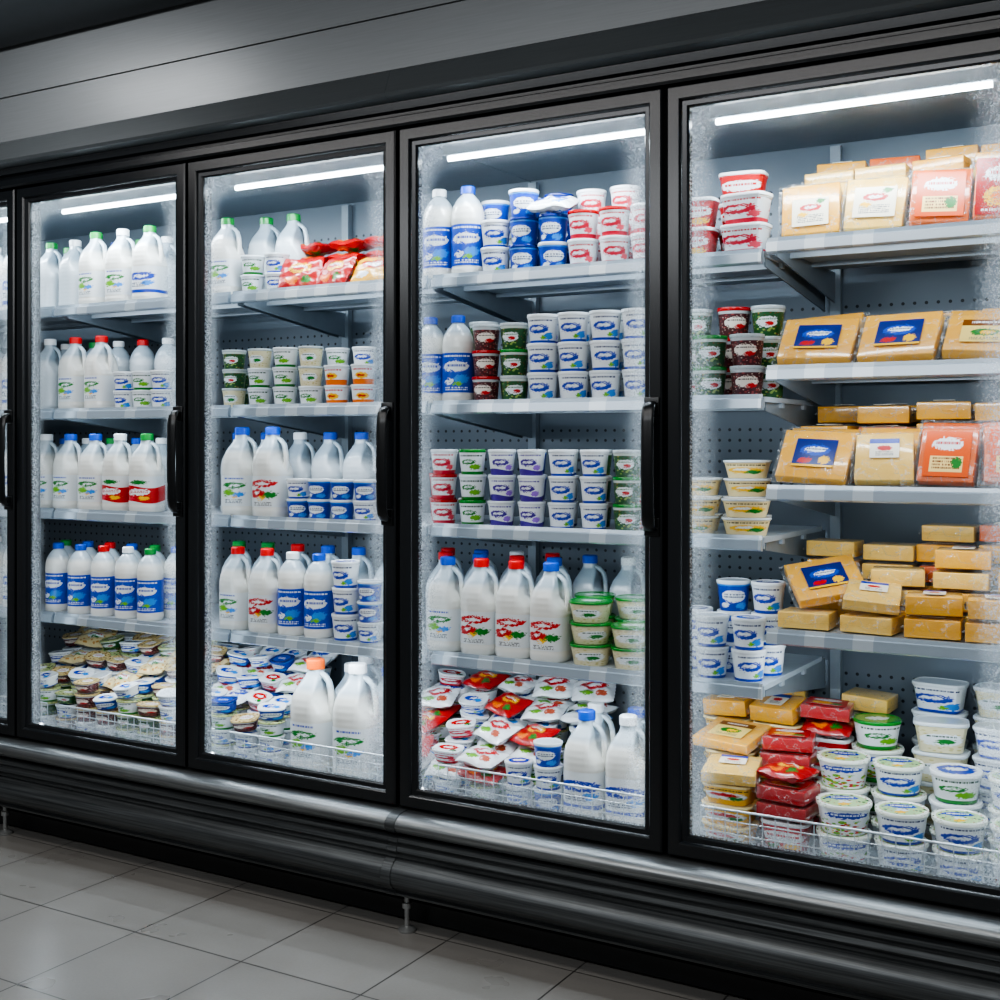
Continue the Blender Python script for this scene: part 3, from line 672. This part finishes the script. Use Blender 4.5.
deckfill(-3.69,-2.95,['flat_green','flat_brown','flat_blue','flat_dkg'],['y_food','y_food','y_salad','y_swirl','y_blue','y_white','y_salad','f_clear'])
# door 2
line(['j_green_green'],[-2.716],F,Z1,sc=.95,g=G1)
line(['s_green','s_bluewhite'],[-2.61,-2.515],F,Z1,[2,2],g=G1)
line(['jh_green','jh_green'],[-2.655,-2.54],F+.11,Z1,sc=1.0,g=G1)
for i,(x,dy,yw,tl,k) in enumerate(((-2.42,0,14,-24,'f_red'),(-2.29,.006,-12,-30,'f_red'),(-2.155,.012,12,-42,'f_yellow'))):
    put(k,x,F+dy,Z1,yaw=yw,tilt=tl,sc=1.1,group=G1)
for x in (-2.47,-2.33,-2.19): stack(['f_red','f_red','f_yellow'],x,F+.13,Z1,4,g=G1,lying=True,jy=15)
line([['s_clear','s_dkgreen'],['s_green','s_clear'],'s_green',['s_green','s_clear'],'s_orange','s_orange'],[-2.687,-2.582,-2.482,-2.384,-2.285,-2.187],F,Z2,[3,3,3,3,2,2],g=G2)
line(['s_dkgreen','s_green','s_bluewhite','s_green','s_green','s_bluewhite'],[-2.76,-2.66,-2.56,-2.46,-2.36,-2.26],F+.10,Z2,[2,3,3,3,3,3],g=G2)
line(['j_blue_green','j_blue_red'],[-2.660,-2.535],F+.004,Z3,sc=1.06,g=G3)
line([['s_blue','s_bluewhite']],[-2.430,-2.347,-2.264,-2.181],F,Z3,[2,2,2,2],g=G3)
line(['jh_blue','jh_blue','jh_white','jh_blue'],[-2.78,-2.66,-2.53,-2.41,-2.29],F+.125,Z3,g=G3)
line(['j_red_green','j_red_red'],[-2.675,-2.558],F+.004,Z4,sc=.98,g=G4)
line(['b_white_blue','b_blue_blue'],[-2.452,-2.351],F,Z4,sc=1.02,g=G4)
line([['t_blue','t_bluewhite'],['s_blue','s_bluewhite']],[-2.252,-2.165],F,Z4,[3,3],g=G4)
line(['jh_green','jh_green','jh_red','jh_blue','jh_blue'],[-2.78,-2.66,-2.54,-2.42,-2.30,-2.18],F+.125,Z4,g=G4)
line(['j_orange_green','j_white_green'],[-2.392,-2.238],F+.035,DK,sc=1.28,g=G5)
deckfill(-2.88,-2.49,['flat_blue','flat_blue','flat_green'],['y_swirl','y_blue','y_navy','y_red','y_food','f_white','f_blue'])
line(['jh_white','jh_blue'],[-2.37,-2.23],F+.185,DK,sc=1.15,g=G5)
line(['jh_white','jh_blue'],[-2.42,-2.28],F+.325,DK,sc=1.15,g=G5)
# door 3
line(['b_white_blue','b_blue_blue'],[-1.925,-1.832],F,Z1,g=G1,sc=1.04)
line([['t_blue','t_bluewhite'],['t_navy','t_blue'],['t_blue','t_navy']],[-1.742,-1.653,-1.564],F,Z1,[2,3,2],g=G1,sc=.96)
put('f_blue',-1.565,F,Z1+.150,yaw=10,tilt=-70,group=G1)
line([['t_pink','t_pinkred'],['t_pink','t_pinkred']],[-1.475,-1.385,-1.295],F,Z1,[2,2,2],g=G1,sc=.97)
line(['t_blue','t_blue','t_blue','t_navy','t_pink','t_pink'],[-1.90,-1.80,-1.70,-1.60,-1.50,-1.40],F+.10,Z1,[2,3,3,3,3,3],g=G1,sc=.96)
line(['b_blue_blue','b_blue_blue'],[-1.955,-1.862],F,Z2,g=G2)
line([['t_brown','t_brownred'],['t_dkgreen','t_dkgg']],[-1.772,-1.684],F,Z2,[3,3],g=G2,sc=.92)
line(['t_bluewhite',['t_purple','t_bluewhite'],['t_bluewhite','t_bw2'],'t_bw2'],[-1.595,-1.503,-1.411,-1.319],F,Z2,[3,3,3,3],g=G2)
line(['t_dkgreen','t_brown','t_purple','t_bluewhite','t_bluewhite'],[-1.84,-1.74,-1.64,-1.54,-1.44,-1.34],F+.10,Z2,[3,2,3,3,3,3],g=G2)
line([['t_pinkred','t_pink'],['t_ggreen','t_green'],'t_purple','t_purple',['t_bluewhite','t_bw2'],'t_bluewhite',['t_dkgreen','t_dkgg']],[-1.91,-1.815,-1.722,-1.629,-1.536,-1.443,-1.350],F,Z3,[3,3,3,3,3,3,3],g=G3,sc=.90)
line(['t_red','t_green','t_purple','t_blue','t_bluewhite','t_dkgreen'],[-1.98,-1.88,-1.78,-1.68,-1.58,-1.48,-1.38],F+.10,Z3,[2,3,3,3,3,3],g=G3,sc=.90)
line(['j_blue_green','j_red_red','j_red_red','j_blue_red'],[-1.900,-1.790,-1.680,-1.572],F+.006,Z4,g=G4)
line(['g_green'],[-1.456,-1.336],F+.006,Z4,[3,2],g=G4)
line(['jh_red','jh_blue','j_red_red','jh_blue'],[-1.99,-1.87,-1.75,-1.63],F+.13,Z4,g=G4)
line(['g_green'],[-1.505,-1.383],F+.128,Z4,[3,3],g=G4)
line(['jh_red','jh_blue','jh_white'],[-2.06,-1.94,-1.82,-1.70,-1.58,-1.46],F+.25,Z4,g=G4)
line(['j_blue_bluewhite','j_white_bluewhite'],[-1.475,-1.355],F+.02,DK,sc=1.08,g=G5)
line(['j_white_bluewhite','jh_blue'],[-1.51,-1.39],F+.145,DK,sc=1.05,g=G5)
for i,x in enumerate((-2.03,-1.905,-1.785)):
    heap(x,F+.014,DK,['flat_blue','flat_green'],1,[['f_blue','f_red'],['f_white','y_red'],['f_red','f_white']][i],G5,22)
line([['s_blue','s_bluewhite']],[-1.675,-1.585],F+.01,DK,[2,3],sc=1.05,g=G5)
for r,(dy,nb) in enumerate(((.12,2),(.235,3),(.35,4))):
    for i in range(4 if r==0 else 5):
        x=-2.05+.122*i-.03*r
        if x>-1.58 and r==0: continue
        heap(x,F+dy,DK,['flat_blue','flat_green'],nb,[random.choice(['f_red','f_white','f_white','f_blue','f_red','y_red','y_swirl']) for _ in range(2)],G5,20)
# door 4, nearer half bay
line(['rect_red'],[-1.165],F,Z1,[2],g=G1)
line([['rect_pink','rect_red']],[-1.032],F,Z1,[2],g=G1)
line(['t_red','rect_red'],[-1.20,-1.075],F+.10,Z1,[2,3],g=G1)
line(['t_dkgg','t_brown'],[-1.125,-1.03],F,Z2,[2,2],g=G2)
line(['t_dkgreen','t_brownred','t_dkgreen'],[-1.20,-1.10,-1.01],F+.10,Z2,[3,3,3],g=G2)
line(['flat_cream','flat_cream'],[-1.165,-1.032],F,Z3,[2,2],g=G3)
line(['flat_cream','flat_cream'],[-1.20,-1.07],F+.115,Z3,[3,4],g=G3)
line(['t_bw2','t_bluewhite'],[-1.120,-1.025],F,Z4,[2,2],g=G4)
line(['t_bluewhite','t_blue','t_bluewhite'],[-1.20,-1.10,-1.01],F+.10,Z4,[2,3,3],g=G4)
# door 4 cheese shelves
Y1,Y2,Y3,Y4=[z+.0003 for z in ZS4]
for i,(k,x) in enumerate((('p_white',-.880),('p_pale',-.728),('p_orange',-.583),('p_red',-.445))):
    put(k,x,F+.03,Y1,yaw=jit(5)+3,roll=jit(4),tilt=-20-jit(5),sc=1.04,group=G1)
    put(['p_plain','p_pale','p_plain','p_orange'][i],x-.01+jit(.01),F+.09,Y1,yaw=jit(5),roll=jit(3),tilt=-16,sc=1.12,group=G1)
for x in (-.875,-.745,-.61,-.475): stack(['k_yellow','k_pale','k_yellow'],x,F+.20,Y1,4,g=G1,lying=True,j=.008,jy=10)
for x in (-.875,-.745,-.61,-.475): stack(['k_yellow','k_pale','k_orange'],x,F+.32,Y1,5,g=G1,lying=True,j=.006,jy=8)
for i,(k,x) in enumerate((('p_navy',-.862),('p_navy',-.672),('p_wide',-.487))):
    put(k,x,F+.025,Y2,yaw=jit(4)+4,tilt=-48+jit(4),roll=jit(3),group=G2,sc=1.04)
    put('p_wide' if i else 'p_navy',x-.012,F+.10,Y2,yaw=jit(5),roll=jit(3),tilt=-45,group=G2,sc=1.08)
    put('p_plain',x+.03,F+.175,Y2,yaw=jit(8),tilt=-40,group=G2,sc=1.12)
for x in (-.875,-.745,-.61,-.475): stack(['k_yellow','k_pale'],x,F+.315,Y2,3,g=G2,lying=True,j=.006,jy=8)
for i,(k,x,t) in enumerate((('p_navy',-.870,-42),('p_plain',-.708,-30),('p_orange',-.566,-24),('p_orange',-.428,-20))):
    put(k,x,F+.03,Y3,yaw=jit(6)+4,roll=jit(4),tilt=t,group=G3)
    put('p_wide' if i==0 else ('p_white' if i==1 else 'p_orange'),x-.01,F+.10,Y3,yaw=jit(5),roll=jit(3),tilt=t+3,sc=1.08,group=G3)
for x,n in ((-.885,3),(-.75,4),(-.61,4),(-.475,4)): stack(['k_yellow','k_orange','k_yellow'],x,F+.22,Y3,n,g=G3,lying=True,j=.008,jy=10)
for x,n in ((-.885,4),(-.75,4),(-.61,4),(-.475,4)): stack(['k_yellow','k_orange','k_pale'],x,F+.335,Y3,n,g=G3,lying=True,j=.006,jy=8)
stack(['k_pale'],-.888,F+.02,Y4,1,g=G4,lying=True); put('p_navy',-.862,F+.085,Y4+.046,yaw=28,tilt=-60,roll=-10,group=G4)
for x,n,k in ((-.735,1,'k_pale'),(-.598,2,'k_yellow'),(-.462,2,'k_yellow')):
    stack([k],x,F+.02,Y4,n,g=G4,lying=True,jy=12)
put('p_plain',-.735,F+.03,Y4+.048,yaw=10,tilt=-72,roll=4,sc=.95,group=G4)
for x,n in ((-.70,3),(-.56,4),(-.42,3)):
    stack(['k_yellow','k_pale'],x,F+.145,Y4,n,g=G4,lying=True,j=.008,jy=12)
for x,n in ((-.885,4),(-.75,4),(-.61,5),(-.47,5)):
    stack(['k_yellow','k_yellow','k_pale','k_orange'],x,F+.265,Y4,n,g=G4,lying=True,j=.008,jy=10)
# deck door 4
line(['rect_cream'],[-1.080],F+.02,DK,[3],g=G5)
put('p_plain',-1.075,F+.02,DK+.15,yaw=10,tilt=-82,group=G5)
stack(['rect_red'],-.940,F+.03,DK,1,g=G5); stack(['p_redfull','f_red'],-.940,F+.03,DK+.078,3,g=G5,lying=True,jy=18)
line([['big_veg'],['big_gg','big_blue'],['big_blue','big_green'],['big_veg']],[-.800,-.668,-.540,-.412],F+.02,DK,[2,2,2,2],g=G5)
line(['rect_cream'],[-1.12],F+.145,DK,[4],g=G5)
heap(-1.12,F+.145,DK+.2,'rect_cream',0,['p_wide'],G5,14)
stack(['p_redfull','f_red'],-.975,F+.165,DK,6,g=G5,lying=True,jy=18)
line([['big_veg'],['big_veg','big_blue'],['big_blue','big_green'],['big_blue']],[-.838,-.706,-.574,-.442],F+.155,DK,[3,3,3,3],g=G5)
line([['big_veg','big_gg'],'rect_clear','rect_white'],[-.79,-.635,-.490],F+.293,DK,[4,4,4],g=G5)
for x in (-1.18,-1.04): heap(x,F+.29,DK,['rect_cream'],5,['k_yellow'],G5)
heap(-.915,F+.30,DK,['rect_red'],3,['f_red','p_redfull'],G5)
for x in (-1.2,-1.07,-.84): heap(x,F+.41,DK,['flat_green'],6,['k_pale'],G5,8)
line(['rect_white','rect_clear'],[-.66,-.51],F+.41,DK,[5,5],g=G5)
print('products',count[0])

# ---------------------------------------------------------------- lights
def area(name,loc,rot,sx,sy,en,col=(.80,.91,1)):
    l=bpy.data.lights.new(name,'AREA'); l.shape='RECTANGLE'; l.size=sx; l.size_y=sy; l.energy=en; l.color=col
    o=bpy.data.objects.new(name,l); C.objects.link(o); o.location=loc; o.rotation_euler=rot; return o
for bx in (-4.193,-3.433,-2.673,-1.913,-1.153,-.353):
    area('mullion_led',(bx,.088,1.2),(R(-90),0,0),.05,1.65,11.5)
for a,b in ((-4.193,-3.433),(-3.433,-2.673),(-2.673,-1.913),(-1.913,-1.153),(-1.153,-.353)):
    area('top_led',((a+b)/2,.13,2.022),(R(32),0,0),.6,.03,3)
for a,b,zs in ((-3.43,-2.64,ZS),(-2.64,-1.916,ZS),(-1.91,-.964,ZS),(-.964,-.20,ZS4)):
    for z in zs:
        area('shelf_fill',((a+b)/2,.180,z-.028),(R(28),0,0),(b-a)*.9,.012,.9 if z>.85 else 1.9)  # made-up fill under each shelf, added to brighten the rows behind
area('aisle_or_fill_light',(-2.0,-1.5,2.54),(0,0,0),4.2,.3,25,(1,.97,.94))
area('aisle_or_fill_light',(-3.25,-.55,2.54),(R(24),0,0),.6,.2,6,(.98,.99,1))
d=Vector((0,2.7,-1.0)).to_track_quat('-Z','Y').to_euler()
area('aisle_or_fill_light',(-1.8,-2.6,2.40),d,4.8,.6,42,(.94,.97,1))  # unseen fill added in front to light the products through the doors
wd=bpy.data.worlds.new('World'); scene.world=wd; wd.use_nodes=True
wd.node_tree.nodes['Background'].inputs[0].default_value=(.12,.125,.13,1); wd.node_tree.nodes['Background'].inputs[1].default_value=.9

cam=bpy.data.cameras.new('Camera'); co=bpy.data.objects.new('Camera',cam); C.objects.link(co)
co.location=(0,-2.70,1.28); co.rotation_euler=(R(90),0,R(30.6)); cam.lens=45; cam.sensor_width=36; cam.shift_y=-.057
scene.camera=co
